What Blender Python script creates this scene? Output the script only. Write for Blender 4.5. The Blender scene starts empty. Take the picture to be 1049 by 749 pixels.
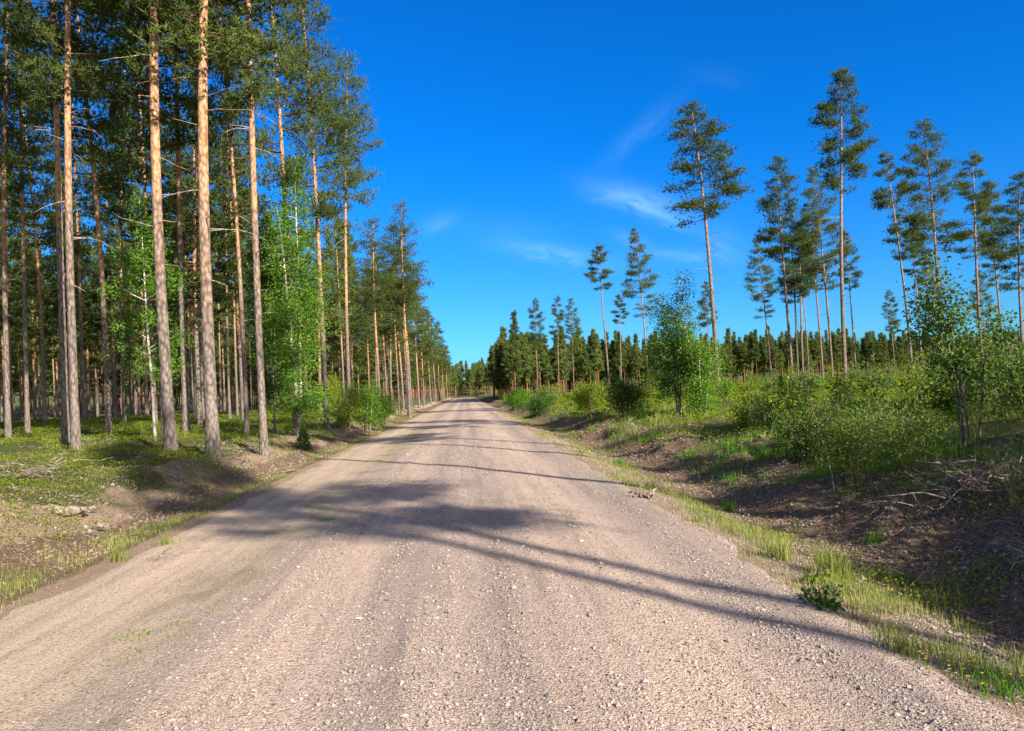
import bpy, math
import numpy as np
from mathutils import Vector, Matrix

SC = bpy.context.scene
COL = SC.collection
R = math.radians

# ------------------------------------------------------------------ camera
F, CH = 760.0, 1.62
PITCH, ROLL, YAW = R(2.0), R(2.7), R(3.7)
fwd = np.array([math.sin(YAW)*math.cos(PITCH), math.cos(YAW)*math.cos(PITCH), math.sin(PITCH)])
r0 = np.array([math.cos(YAW), -math.sin(YAW), 0.0]); u0 = np.cross(r0, fwd)
rgt = r0*math.cos(ROLL) - u0*math.sin(ROLL); upv = u0*math.cos(ROLL) + r0*math.sin(ROLL)
cam_data = bpy.data.cameras.new('camera'); cam = bpy.data.objects.new('camera', cam_data); COL.objects.link(cam)
cam_data.sensor_width = 36.0; cam_data.lens = 36.0*F/1049; cam_data.clip_end = 3000; cam_data.clip_start = 0.05
m = Matrix.Identity(4)
for i in range(3):
    m[i][0] = rgt[i]; m[i][1] = upv[i]; m[i][2] = -fwd[i]
m[0][3], m[1][3], m[2][3] = 0, 0, CH
cam.matrix_world = m
SC.camera = cam

def horizon_y(px): return 403.0 - (px-477)*math.tan(ROLL)
def at(px, Z):
    """ground position that lies Z metres ahead in the direction of a photo column"""
    py = horizon_y(px)
    d = fwd + rgt*(px-524.5)/F - upv*(py-374.5)/F
    return d[0]*Z, d[1]*Z

# ------------------------------------------------------------------ noise
def vnoise(x, y, seed=0):
    x = np.asarray(x, float); y = np.asarray(y, float)
    xi = np.floor(x).astype(np.int64); yi = np.floor(y).astype(np.int64)
    fx = x-xi; fy = y-yi; fx = fx*fx*(3-2*fx); fy = fy*fy*(3-2*fy)
    def hsh(a, b):
        n = (a*374761393 + b*668265263 + seed*1274126177) & 0xffffffff
        n = ((n ^ (n >> 13))*1103515245) & 0xffffffff
        n = n ^ (n >> 16)
        return (n & 0xffff)/65535.0
    a = hsh(xi, yi); b = hsh(xi+1, yi); c = hsh(xi, yi+1); d = hsh(xi+1, yi+1)
    return (a*(1-fx)+b*fx)*(1-fy) + (c*(1-fx)+d*fx)*fy
def fbm(x, y, seed=0, o=4):
    s = 0; a = .5; t = 0
    for i in range(o):
        s = s + a*vnoise(x*2**i+17.3*i, y*2**i-9.1*i, seed+i); t += a; a *= .5
    return s/t
def sstep(a, b, x):
    t = np.clip((np.asarray(x, float)-a)/(b-a), 0, 1); return t*t*(3-2*t)

PX = [-900, -200, -60, -20, -9, -7.4, -6.2, -5.2, -4.7, -4.3, -.7, 2.7, 3.2, 3.8, 4.4, 4.9, 5.8, 7, 10, 20, 60, 200, 900]
PZ = [4, 1.6, 1.1, .8, .62, .5, .38, .02, -.16, -.12, 0, -.08, -.15, -.34, -.40, -.26, .05, .18, .40, .62, 1.0, 2.0, 6]
def height(x, y):
    x = np.asarray(x, float); y = np.asarray(y, float)
    w = (fbm(x*.0+3.1, y*.35, 5, 3)-.5)*.9 + (fbm(x*.8, y*.8, 6, 2)-.5)*.5
    am = sstep(2.9, 4.6, x) + sstep(4.4, 5.6, -x)
    xx = x + w*am*1.3
    h = 0
    for o in (-.18, 0, .18): h = h + np.interp(xx+o, PX, PZ)/3
    out = sstep(3.6, 5.5, x) + sstep(4.9, 6.6, -x)
    h = h + out*((fbm(x*.22, y*.22, 11, 3)-.5)*.5*sstep(5, 12, np.abs(x)) + (fbm(x*1.1, y*1.1, 12, 4)-.5)*.3 + (fbm(x*5, y*5, 13, 3)-.5)*.07)
    lump = sstep(4.2, 5.2, x)*(1-sstep(7.5, 10, x))
    h = h + lump*(np.maximum(fbm(x*.9, y*.6, 21, 3)-.5, 0)*.5 + (fbm(x*3.2, y*3.2, 22, 4)-.5)*.16)
    h = h + sstep(330, 520, y)*11 + sstep(70, 190, -x)*8 + sstep(0, 1, (np.hypot(x, y)-330)/150*sstep(20, 60, x))*3
    # road surface detail
    onr = 1-out
    h = h + onr*((fbm(x*2.2, y*.25, 31, 2)-.5)*.03 + (fbm(x*9, y*2.0, 32, 2)-.5)*.008)
    return h

# ------------------------------------------------------------------ mesh tools
class MB:
    """collects vertex / face arrays with a material slot and links them as one mesh"""
    def __init__(s): s.v = []; s.f = []; s.n = 0
    def add(s, v, f, mat=0, smooth=False):
        v = np.asarray(v, float).reshape(-1, 3); f = np.asarray(f, np.int64)
        s.v.append(v); s.f.append((f+s.n, mat, smooth)); s.n += len(v)
    def arrays(s): return np.concatenate(s.v), s.f
    def mesh(s, name, mats):
        V = np.concatenate(s.v); me = bpy.data.meshes.new(name)
        me.vertices.add(len(V)); me.vertices.foreach_set('co', V.astype(np.float32).ravel())
        nl = sum(f.size for f, _, _ in s.f); npoly = sum(len(f) for f, _, _ in s.f)
        me.loops.add(nl); me.polygons.add(npoly)
        me.loops.foreach_set('vertex_index', np.concatenate([f.ravel() for f, _, _ in s.f]).astype(np.int32))
        tot = np.concatenate([np.full(len(f), f.shape[1]) for f, _, _ in s.f])
        me.polygons.foreach_set('loop_start', np.concatenate([[0], np.cumsum(tot)[:-1]]).astype(np.int32))
        me.polygons.foreach_set('material_index', np.concatenate([np.full(len(f), a) for f, a, _ in s.f]).astype(np.int32))
        me.polygons.foreach_set('use_smooth', np.concatenate([np.full(len(f), b) for f, _, b in s.f]))
        me.update(calc_edges=True)
        for mt in mats: me.materials.append(mt)
        return me
    def build(s, name, mats, parent=None):
        o = bpy.data.objects.new(name, s.mesh(name, mats)); COL.objects.link(o); o.parent = parent
        return o

def tag(o, label=None, cat=None, group=None, kind=None):
    if label: o['label'] = label
    if cat: o['category'] = cat
    if group: o['group'] = group
    if kind: o['kind'] = kind
    return o
def empty(name, loc=(0, 0, 0)):
    o = bpy.data.objects.new(name, None); COL.objects.link(o); o.location = loc; o.empty_display_size = .2
    return o
def copy_tree(o):
    c = o.copy(); COL.objects.link(c)
    for ch in list(o.children):
        d = ch.copy(); COL.objects.link(d); d.parent = c
    return c

def tube(path, rad, k=8):
    path = np.asarray(path, float); rad = np.asarray(rad, float); n = len(path)
    t = np.gradient(path, axis=0); t /= np.linalg.norm(t, axis=1, keepdims=True)+1e-9
    ref = np.where(np.abs(t[:, 2:3]) > .9, np.array([[1., 0, 0]]), np.array([[0, 0, 1.]]))
    a = np.cross(t, ref); a /= np.linalg.norm(a, axis=1, keepdims=True)+1e-9; b = np.cross(t, a)
    # keep the frame consistent along the path
    if abs(t[0, 2]) > .7 or np.any(np.abs(t[:, 2]) > .9):
        a = np.cross(t, np.array([[0, 1., 0]])); a /= np.linalg.norm(a, axis=1, keepdims=True)+1e-9; b = np.cross(t, a)
    an = np.arange(k)*2*math.pi/k
    V = path[:, None] + rad[:, None, None]*(np.cos(an)[None, :, None]*a[:, None] + np.sin(an)[None, :, None]*b[:, None])
    i = np.arange(n-1)[:, None]*k; j = np.arange(k)[None]; j2 = (j+1) % k
    Fq = np.stack([i+j, i+j2, i+k+j2, i+k+j], -1).reshape(-1, 4)
    return V.reshape(-1, 3), Fq

def unit(v): return v/(np.linalg.norm(v, axis=-1, keepdims=True)+1e-9)
def blades(P, A, K, ln, wd, rng, spread=.8):
    """K thin triangles bristling from every point P around axis A (pine shoots)"""
    P = np.repeat(P, K, 0); A = np.repeat(A, K, 0)
    d = unit(A + rng.normal(0, spread, A.shape)); s = unit(np.cross(d, rng.normal(0, 1, A.shape)))
    L = ln*rng.uniform(.6, 1.25, (len(P), 1)); W = wd*rng.uniform(.7, 1.3, (len(P), 1))
    V = np.stack([P - d*L*.25 - s*W*.5, P - d*L*.25 + s*W*.5, P + d*L], 1)
    return V.reshape(-1, 3), np.arange(len(P)*3).reshape(-1, 3)
def leaves(P, size, rng, up=.5, asp=.6):
    """one pointed leaf (a folded rhombus) at every point"""
    n = len(P); size = np.broadcast_to(np.asarray(size, float).reshape(-1, 1), (n, 1))*rng.uniform(.65, 1.3, (n, 1))
    nor = unit(rng.normal(0, 1, (n, 3)) + np.array([0, 0, up])); d = unit(np.cross(nor, rng.normal(0, 1, (n, 3)))); s = np.cross(nor, d)
    V = np.stack([P, P + d*size*.45 + s*size*asp*.5 + nor*size*.08, P + d*size, P + d*size*.45 - s*size*asp*.5 + nor*size*.08], 1)
    return V.reshape(-1, 3), np.arange(n*4).reshape(-1, 4)
def grass(P, hgt, wd, rng, lean=.45):
    n = len(P); hgt = np.broadcast_to(np.asarray(hgt, float).reshape(-1, 1), (n, 1))*rng.uniform(.5, 1.2, (n, 1))
    wd = np.broadcast_to(np.asarray(wd, float).reshape(-1, 1), (n, 1))
    a = rng.uniform(0, 6.283, n); o = np.stack([np.cos(a), np.sin(a), 0*a], 1); s = np.stack([-np.sin(a), np.cos(a), 0*a], 1)
    b = rng.uniform(0, 6.283, n); s = np.stack([np.cos(b), np.sin(b), 0*b], 1)
    l = rng.uniform(.1, 1, (n, 1))*lean; z = np.array([[0, 0, 1.]])
    m1 = P + z*hgt*.55 + o*hgt*l*.35; tp = P + z*hgt*(1-.3*l) + o*hgt*l*1.1
    V = np.stack([P-s*wd*.5, P+s*wd*.5, m1+s*wd*.4, m1-s*wd*.4, tp], 1).reshape(-1, 3)
    i = np.arange(n)[:, None]*5
    return V, i+np.array([[0, 1, 2, 3]]), i+np.array([[3, 2, 4]])

# ------------------------------------------------------------------ materials
def mat(name):
    mt = bpy.data.materials.new(name); mt.use_nodes = True; nt = mt.node_tree; nt.nodes.clear()
    return mt, nt
class NB:
    def __init__(s, nt): s.nt = nt
    def n(s, typ, **kw):
        nd = s.nt.nodes.new(typ)
        ins = kw.pop('ins', {})
        for k, v in kw.items(): setattr(nd, k, v)
        for k, v in ins.items():
            if isinstance(v, tuple) and len(v) == 2 and hasattr(v[0], 'outputs'): s.nt.links.new(v[0].outputs[v[1]], nd.inputs[k])
            elif hasattr(v, 'outputs'): s.nt.links.new(v.outputs[0], nd.inputs[k])
            else: nd.inputs[k].default_value = v
        return nd
    def math(s, op, a, b=0.0, c=0.0, clamp=False):
        return s.n('ShaderNodeMath', operation=op, use_clamp=clamp, ins={0: a, 1: b, 2: c})
    def ramp(s, fac, stops, interp='LINEAR'):
        nd = s.n('ShaderNodeValToRGB', ins={0: fac}); cr = nd.color_ramp; cr.interpolation = interp
        while len(cr.elements) < len(stops): cr.elements.new(.5)
        for e, (p, c) in zip(cr.elements, stops):
            e.position = p; e.color = (*c, 1) if len(c) == 3 else c
        return nd
    def mix(s, f, a, b, blend='MIX'):
        nd = s.n('ShaderNodeMix', data_type='RGBA', blend_type=blend)
        for i, v in ((0, f), (6, a), (7, b)):
            if hasattr(v, 'outputs'):
                o = v.outputs[2] if v.bl_idname == 'ShaderNodeMix' else v.outputs[0]
                s.nt.links.new(o, nd.inputs[i])
            elif isinstance(v, tuple) and len(v) == 3: nd.inputs[i].default_value = (*v, 1)
            else: nd.inputs[i].default_value = v
        return nd
    def out(s, col, rough=.9, bump=None, spec=.2):
        p = s.n('ShaderNodeBsdfPrincipled'); p.inputs['Roughness'].default_value = rough
        p.inputs['Specular IOR Level'].default_value = spec
        s.nt.links.new(col.outputs[2] if col.bl_idname == 'ShaderNodeMix' else col.outputs[0], p.inputs['Base Color'])
        if bump: s.nt.links.new(bump.outputs[0], p.inputs['Normal'])
        o = s.n('ShaderNodeOutputMaterial'); s.nt.links.new(p.outputs[0], o.inputs[0])

def foliage(name, dark, light, trans=.3, spec=.0, objvar=.5, yellow=None):
    mt, nt = mat(name); b = NB(nt)
    g = b.n('ShaderNodeNewGeometry'); oi = b.n('ShaderNodeObjectInfo')
    f = b.math('ADD', b.math('MULTIPLY', (g, 'Random Per Island'), 1-objvar), b.math('MULTIPLY', (oi, 'Random'), objvar))
    nz = b.n('ShaderNodeTexNoise', ins={'Vector': (g, 'Position'), 'Scale': .9, 'Detail': 2.0})
    f = b.math('ADD', f, b.math('MULTIPLY', b.math('SUBTRACT', nz, .5), .9), clamp=True)
    c = b.ramp(f, [(0, dark), (1, light)] if yellow is None else [(0, dark), (.72, light), (1, yellow)])
    d = b.n('ShaderNodeBsdfDiffuse', ins={'Color': c}); t = b.n('ShaderNodeBsdfTranslucent', ins={'Color': b.mix(.5, c, (light[0]*1.5, light[1]*1.5, light[2]*.8)).outputs[2].node and c})
    mx = b.n('ShaderNodeMixShader', ins={0: trans, 1: d, 2: t})
    if spec > .05:
        gl = b.n('ShaderNodeBsdfGlossy', ins={'Color': (1, 1, 1, 1), 'Roughness': .45}); mx = b.n('ShaderNodeMixShader', ins={0: spec, 1: mx, 2: gl})
    b.n('ShaderNodeOutputMaterial', ins={0: mx})
    return mt

def bark_mat(name, low, low2, high, high2, z0, z1, scale=1.0, bump=.6):
    mt, nt = mat(name); b = NB(nt)
    tc = b.n('ShaderNodeTexCoord'); oi = b.n('ShaderNodeObjectInfo')
    sep = b.n('ShaderNodeSeparateXYZ', ins={0: (tc, 'Object')})
    mp = b.n('ShaderNodeMapping', ins={0: (tc, 'Object'), 'Scale': (15*scale, 15*scale, 6.5*scale)})
    vo = b.n('ShaderNodeTexVoronoi', feature='F1', ins={'Vector': mp, 'Scale': 1.0, 'Randomness': 1.0})
    n1 = b.n('ShaderNodeTexNoise', ins={'Vector': mp, 'Scale': .8, 'Detail': 5.0, 'Roughness': .65})
    n2 = b.n('ShaderNodeTexNoise', ins={'Vector': (tc, 'Object'), 'Scale': 1.2, 'Detail': 3.0})
    zz = b.math('ADD', (sep, 'Z'), b.math('MULTIPLY', b.math('SUBTRACT', n2, .5), 5.0))
    zz = b.math('ADD', zz, b.math('MULTIPLY', b.math('SUBTRACT', (oi, 'Random'), .5), 3.0))
    k = b.n('ShaderNodeMapRange', interpolation_type='SMOOTHSTEP', ins={0: zz, 1: z0, 2: z1})
    lo = b.ramp(n1, [(.3, low), (.7, low2)]); hi = b.ramp(n1, [(.3, high), (.72, high2)])
    c = b.mix(k, lo, hi)
    crack = b.ramp(vo, [(.0, (1, 1, 1)), (.35, (.85, .83, .82)), (.75, (.42, .36, .33))])
    c = b.mix(1.0, c, crack, 'MULTIPLY')
    bp = b.n('ShaderNodeBump', ins={'Strength': bump, 'Distance': .02, 'Height': b.math('SUBTRACT', n1, b.math('MULTIPLY', vo, .8))})
    b.out(c, .9, bp, .15); return mt

PINE_N = foliage('pine_needles', (.035, .065, .02), (.165, .215, .055), .3, .02, .3)
PINE_Y = foliage('young_pine_needles', (.04, .075, .025), (.19, .245, .065), .35, .0, .45)
BARK = bark_mat('pine_bark', (.13, .112, .10), (.30, .265, .24), (.42, .235, .12), (.64, .42, .26), 3.2, 9.5)
BARK_LONE = bark_mat('weathered_pine_bark', (.15, .12, .10), (.28, .24, .21), (.27, .19, .14), (.44, .33, .25), 3.0, 12)
BARK_FAR = bark_mat('young_pine_bark', (.15, .09, .07), (.25, .17, .13), (.34, .16, .07), (.48, .25, .12), 1.0, 5)
LIMB = bark_mat('limb_bark', (.10, .075, .055), (.24, .17, .12), (.12, .085, .06), (.28, .19, .13), 4, 12)
BIRCH_B = bark_mat('birch_bark', (.12, .11, .10), (.55, .52, .48), (.5, .47, .42), (.72, .69, .64), .5, 3, .5, .2)
SHRUB_B = bark_mat('shrub_bark', (.16, .13, .10), (.3, .26, .2), (.2, .17, .11), (.34, .3, .2), 1, 3, 1, .2)
DEADW = bark_mat('dead_wood', (.16, .13, .11), (.42, .37, .33), (.3, .26, .23), (.5, .46, .42), 0, 4, 1, .4)
BIRCH_L = foliage('birch_leaves', (.07, .17, .018), (.18, .34, .035), .45, .03, .25)
ASPEN_L = foliage('aspen_leaves', (.07, .14, .03), (.19, .29, .065), .4, .02, .2)
WILLOW_L = foliage('willow_leaves', (.08, .14, .025), (.22, .31, .06), .4, .02, .2)
DARK_L = foliage('alder_leaves', (.035, .09, .018), (.10, .20, .035), .4, .0, .3)
HERB_L = foliage('low_plant_leaves', (.10, .16, .015), (.28, .36, .035), .42, .0, .1)
BERRY_L = foliage('bilberry_leaves', (.06, .10, .012), (.24, .30, .03), .4, .02, .0)
GRASS_L = foliage('grass_blades', (.11, .16, .03), (.27, .33, .07), .35, .0, .1, (.48, .40, .19))
HEATH_L = foliage('heather_sprigs', (.08, .055, .03), (.15, .14, .05), .2, .0, .0)
LITTER = foliage('dry_litter_bits', (.10, .065, .04), (.34, .25, .17), .1, .0, .0)
FRESH = foliage('fresh_grass', (.06, .15, .02), (.15, .30, .04), .35, .02, .0)
SPRUCE_L = foliage('spruce_needles', (.02, .06, .015), (.07, .15, .03), .15, .02, .3)
FLOWER = foliage('yellow_petals', (.65, .5, .02), (.8, .65, .03), .2, .0, .1)

# ------------------------------------------------------------------ world
SUN_EL, SUN_AZ = R(27), R(36)      # azimuth measured from straight behind towards the right
sdir = np.array([math.sin(SUN_AZ)*math.cos(SUN_EL), -math.cos(SUN_AZ)*math.cos(SUN_EL), math.sin(SUN_EL)])
sun_d = bpy.data.lights.new('sun', 'SUN'); sun = bpy.data.objects.new('sun', sun_d); COL.objects.link(sun)
sun_d.energy = 5.0; sun_d.angle = R(.53); sun_d.color = (1, .89, .745)
sun.rotation_euler = Vector(sdir).to_track_quat('Z', 'Y').to_euler(); sun.location = (20, -30, 40)
W = bpy.data.worlds.new('World'); SC.world = W; W.use_nodes = True
nt = W.node_tree; nt.nodes.clear(); b = NB(nt)
sky = b.n('ShaderNodeTexSky', sky_type='NISHITA', sun_disc=False, sun_elevation=SUN_EL,
          sun_rotation=math.atan2(sdir[0], sdir[1]), altitude=100, air_density=1.0, dust_density=.25, ozone_density=3.2)
hs = b.n('ShaderNodeHueSaturation', ins={'Hue': .5, 'Saturation': 1.1, 'Value': 1.0, 'Color': sky})
tc = b.n('ShaderNodeTexCoord'); cn = None
# the sky is deepest blue opposite the sun and pales towards the sun
toward = b.n('ShaderNodeVectorMath', operation='DOT_PRODUCT', ins={0: (tc, 'Generated'), 1: tuple(sdir)})
pale = b.n('ShaderNodeMapRange', interpolation_type='SMOOTHSTEP', ins={0: (toward, 1), 1: -.05, 2: .6})
elev = b.n('ShaderNodeSeparateXYZ', ins={0: (tc, 'Generated')})
tint = b.mix(b.n('ShaderNodeMapRange', interpolation_type='SMOOTHSTEP', ins={0: (elev, 2), 1: -.02, 2: .34}), (.18, .49, .80), (.015, .48, .98))
deep = b.mix(1.0, hs, tint, 'MULTIPLY')
pal = b.mix(1.0, b.n('ShaderNodeHueSaturation', ins={'Saturation': .55, 'Color': sky}), (.98, .86, .82), 'MULTIPLY')
hs = b.mix(pale, deep, pal)
# thin cirrus wisps at infinity: direction, half length, half width, tilt, strength
for (px, py, a, w_, tilt, st) in [(448, 229, 20, 9, -25, .36), (562, 259, 52, 9, 8, .75), (652, 204, 46, 13, 14, .85), (672, 218, 40, 7, 24, .5), (655, 136, 42, 10, -42, .22), (742, 248, 22, 14, 35, .35),
                            (700, 262, 36, 6, 4, .5), (735, 78, 26, 10, 10, .07), (650, 247, 22, 7, 25, .35), (515, 235, 60, 16, 4, .12)]:
    d = unit(fwd + rgt*(px-524.5)/F - upv*(py-374.5)/F)
    a1 = math.cos(R(tilt))*rgt - math.sin(R(tilt))*upv; a2 = math.sin(R(tilt))*rgt + math.cos(R(tilt))*upv
    a1 = unit(a1-d*(a1@d)); a2 = unit(a2-d*(a2@d)-a1*(a2@a1))
    U = b.n('ShaderNodeVectorMath', operation='DOT_PRODUCT', ins={0: (tc, 'Generated'), 1: tuple(a1*F/a)})
    V = b.n('ShaderNodeVectorMath', operation='DOT_PRODUCT', ins={0: (tc, 'Generated'), 1: tuple(a2*F/w_)})
    Dn = b.n('ShaderNodeVectorMath', operation='DOT_PRODUCT', ins={0: (tc, 'Generated'), 1: tuple(d)})
    cv = b.n('ShaderNodeCombineXYZ', ins={0: b.math('MULTIPLY', (U, 1), a/34), 1: b.math('MULTIPLY', (V, 1), w_/13), 2: px*.1})
    nz = b.n('ShaderNodeTexNoise', ins={'Vector': cv, 'Scale': 1.1, 'Detail': 6.0, 'Roughness': .6, 'Distortion': .8})
    V2 = b.math('ADD', (V, 1), b.math('MULTIPLY', b.math('SUBTRACT', nz, .5), 1.6))
    e = b.math('ADD', b.math('MULTIPLY', (U, 1), (U, 1)), b.math('MULTIPLY', V2, V2))
    g = b.math('POWER', 2.718, b.math('MULTIPLY', e, -1.1))
    g = b.math('MULTIPLY', g, b.math('MULTIPLY_ADD', nz, 2.6, -.55, clamp=True))
    g = b.math('MULTIPLY', g, b.math('MULTIPLY', b.math('GREATER_THAN', (Dn, 1), .5), st))
    cn = g if cn is None else b.math('ADD', cn, g)
cl = b.mix(b.math('MULTIPLY', cn, .25, clamp=True), hs, (3.8, 6.2, 7.8))
bg = b.n('ShaderNodeBackground', ins={'Color': (cl, 2), 'Strength': .09})
b.n('ShaderNodeOutputWorld', ins={0: bg})
SC.view_settings.view_transform = 'Standard'; SC.view_settings.look = 'None'
SC.view_settings.exposure = 1.25; SC.view_settings.gamma = 1.0
cy = SC.cycles; cy.max_bounces = 5; cy.diffuse_bounces = 2; cy.glossy_bounces = 2; cy.transmission_bounces = 3; cy.transparent_max_bounces = 4

# ------------------------------------------------------------------ ground
def axis(lo, hi, segs):
    out = [lo]
    while out[-1] < hi:
        d = out[-1]; out.append(d + segs(d))
    return np.array(out)
def ground_mat():
    mt, nt = mat('forest_ground'); b = NB(nt)
    g = b.n('ShaderNodeNewGeometry'); at_ = b.n('ShaderNodeAttribute', attribute_name='cover'); sp = b.n('ShaderNodeSeparateColor', ins={0: (at_, 0)})
    n1 = b.n('ShaderNodeTexNoise', ins={'Vector': (g, 'Position'), 'Scale': 1.6, 'Detail': 6.0, 'Roughness': .65})
    n2 = b.n('ShaderNodeTexNoise', ins={'Vector': (g, 'Position'), 'Scale': 22.0, 'Detail': 6.0, 'Roughness': .7})
    n3 = b.n('ShaderNodeTexNoise', ins={'Vector': (g, 'Position'), 'Scale': 90.0, 'Detail': 3.0})
    soil = b.ramp(n2, [(.3, (.05, .034, .022)), (.5, (.19, .13, .085)), (.72, (.38, .28, .19))])
    sand = b.ramp(n2, [(.25, (.24, .165, .11)), (.5, (.38, .275, .19)), (.78, (.5, .39, .28))])
    moss = b.ramp(n2, [(.28, (.035, .045, .015)), (.5, (.085, .105, .03)), (.75, (.16, .18, .05))])
    lit = b.ramp(n3, [(.3, (.09, .06, .04)), (.7, (.26, .19, .12))])
    base = b.mix((b.n('ShaderNodeMapRange', interpolation_type='SMOOTHSTEP', ins={0: b.math('ADD', (sp, 1), b.math('MULTIPLY', b.math('SUBTRACT', n1, .5), .9)), 1: .35, 2: .65})), soil, sand)
    mm = b.mix(b.n('ShaderNodeMapRange', ins={0: n1, 1: .52, 2: .68}), moss, lit)
    v = b.n('ShaderNodeMapRange', interpolation_type='SMOOTHSTEP', ins={0: b.math('ADD', (sp, 0), b.math('MULTIPLY', b.math('SUBTRACT', n1, .5), 1.0)), 1: .38, 2: .62})
    c = b.mix(v, base, mm)
    bp = b.n('ShaderNodeBump', ins={'Strength': 1.0, 'Distance': .06, 'Height': b.math('ADD', n2, b.math('MULTIPLY', n3, .5))})
    b.out(c, .95, bp, .1); return mt
def grid(name, xs, ys, zf, mats, cover=None):
    X, Y = np.meshgrid(xs, ys); Z = zf(X, Y); nx, ny = len(xs), len(ys)
    mb = MB(); i = np.arange(ny-1)[:, None]*nx; j = np.arange(nx-1)[None]
    mb.add(np.stack([X, Y, Z], -1), np.stack([i+j, i+j+1, i+nx+j+1, i+nx+j], -1).reshape(-1, 4), 0, True)
    o = mb.build(name, mats)
    if cover is not None:
        ca = o.data.color_attributes.new('cover', 'FLOAT_COLOR', 'POINT')
        ca.data.foreach_set('color', cover(X, Y).astype(np.float32).ravel())
    return o
def sx(d): a = abs(d); return .055 if a < 9 else .055+(a-9)*.06
def sy(d): return .06 if -1 < d < 16 else (.06+(d-16)*.02 if d > 0 else .06+(-1-d)*.1)
xs = np.concatenate([-axis(0, 900, sx)[::-1], axis(0, 900, sx)[1:]]); xs = np.sort(xs)
ys = np.concatenate([-axis(0, 400, lambda d: .3+d*.1)[::-1], axis(0, 1500, lambda d: .055 if d < 16 else .055+(d-16)*.02)[1:]])
def cover(X, Y):
    veg = sstep(-5.4, -6.5, X + (fbm(X*.4, Y*.5, 41, 3)-.5)*2.4) + sstep(5.3, 6.8, X + (fbm(X*.5, Y*.5, 42, 3)-.5)*3.0)
    veg = np.clip(veg + sstep(285, 300, Y), 0, 1)*(.62+.5*(fbm(X*.25, Y*.25, 43, 3)-.3))
    sand = sstep(-5.0, -5.6, X)*.8 + .9*(1-sstep(2.9, 3.7, X))*sstep(-4.6, -4.0, X) + sstep(4.8, 5.6, X)*.33*sstep(7, 16, Y) + .05
    return np.stack([veg, np.clip(sand, 0, 1), veg*0, veg*0+1], -1)
def ground_h(X, Y):
    h = height(X, Y); inr = (1-sstep(2.2, 2.5, X))*(1-sstep(3.6, 3.9, -X))
    return h - .05*inr
ground = grid('ground', xs, ys, ground_h, [ground_mat()], cover); tag(ground, kind='structure')

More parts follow.
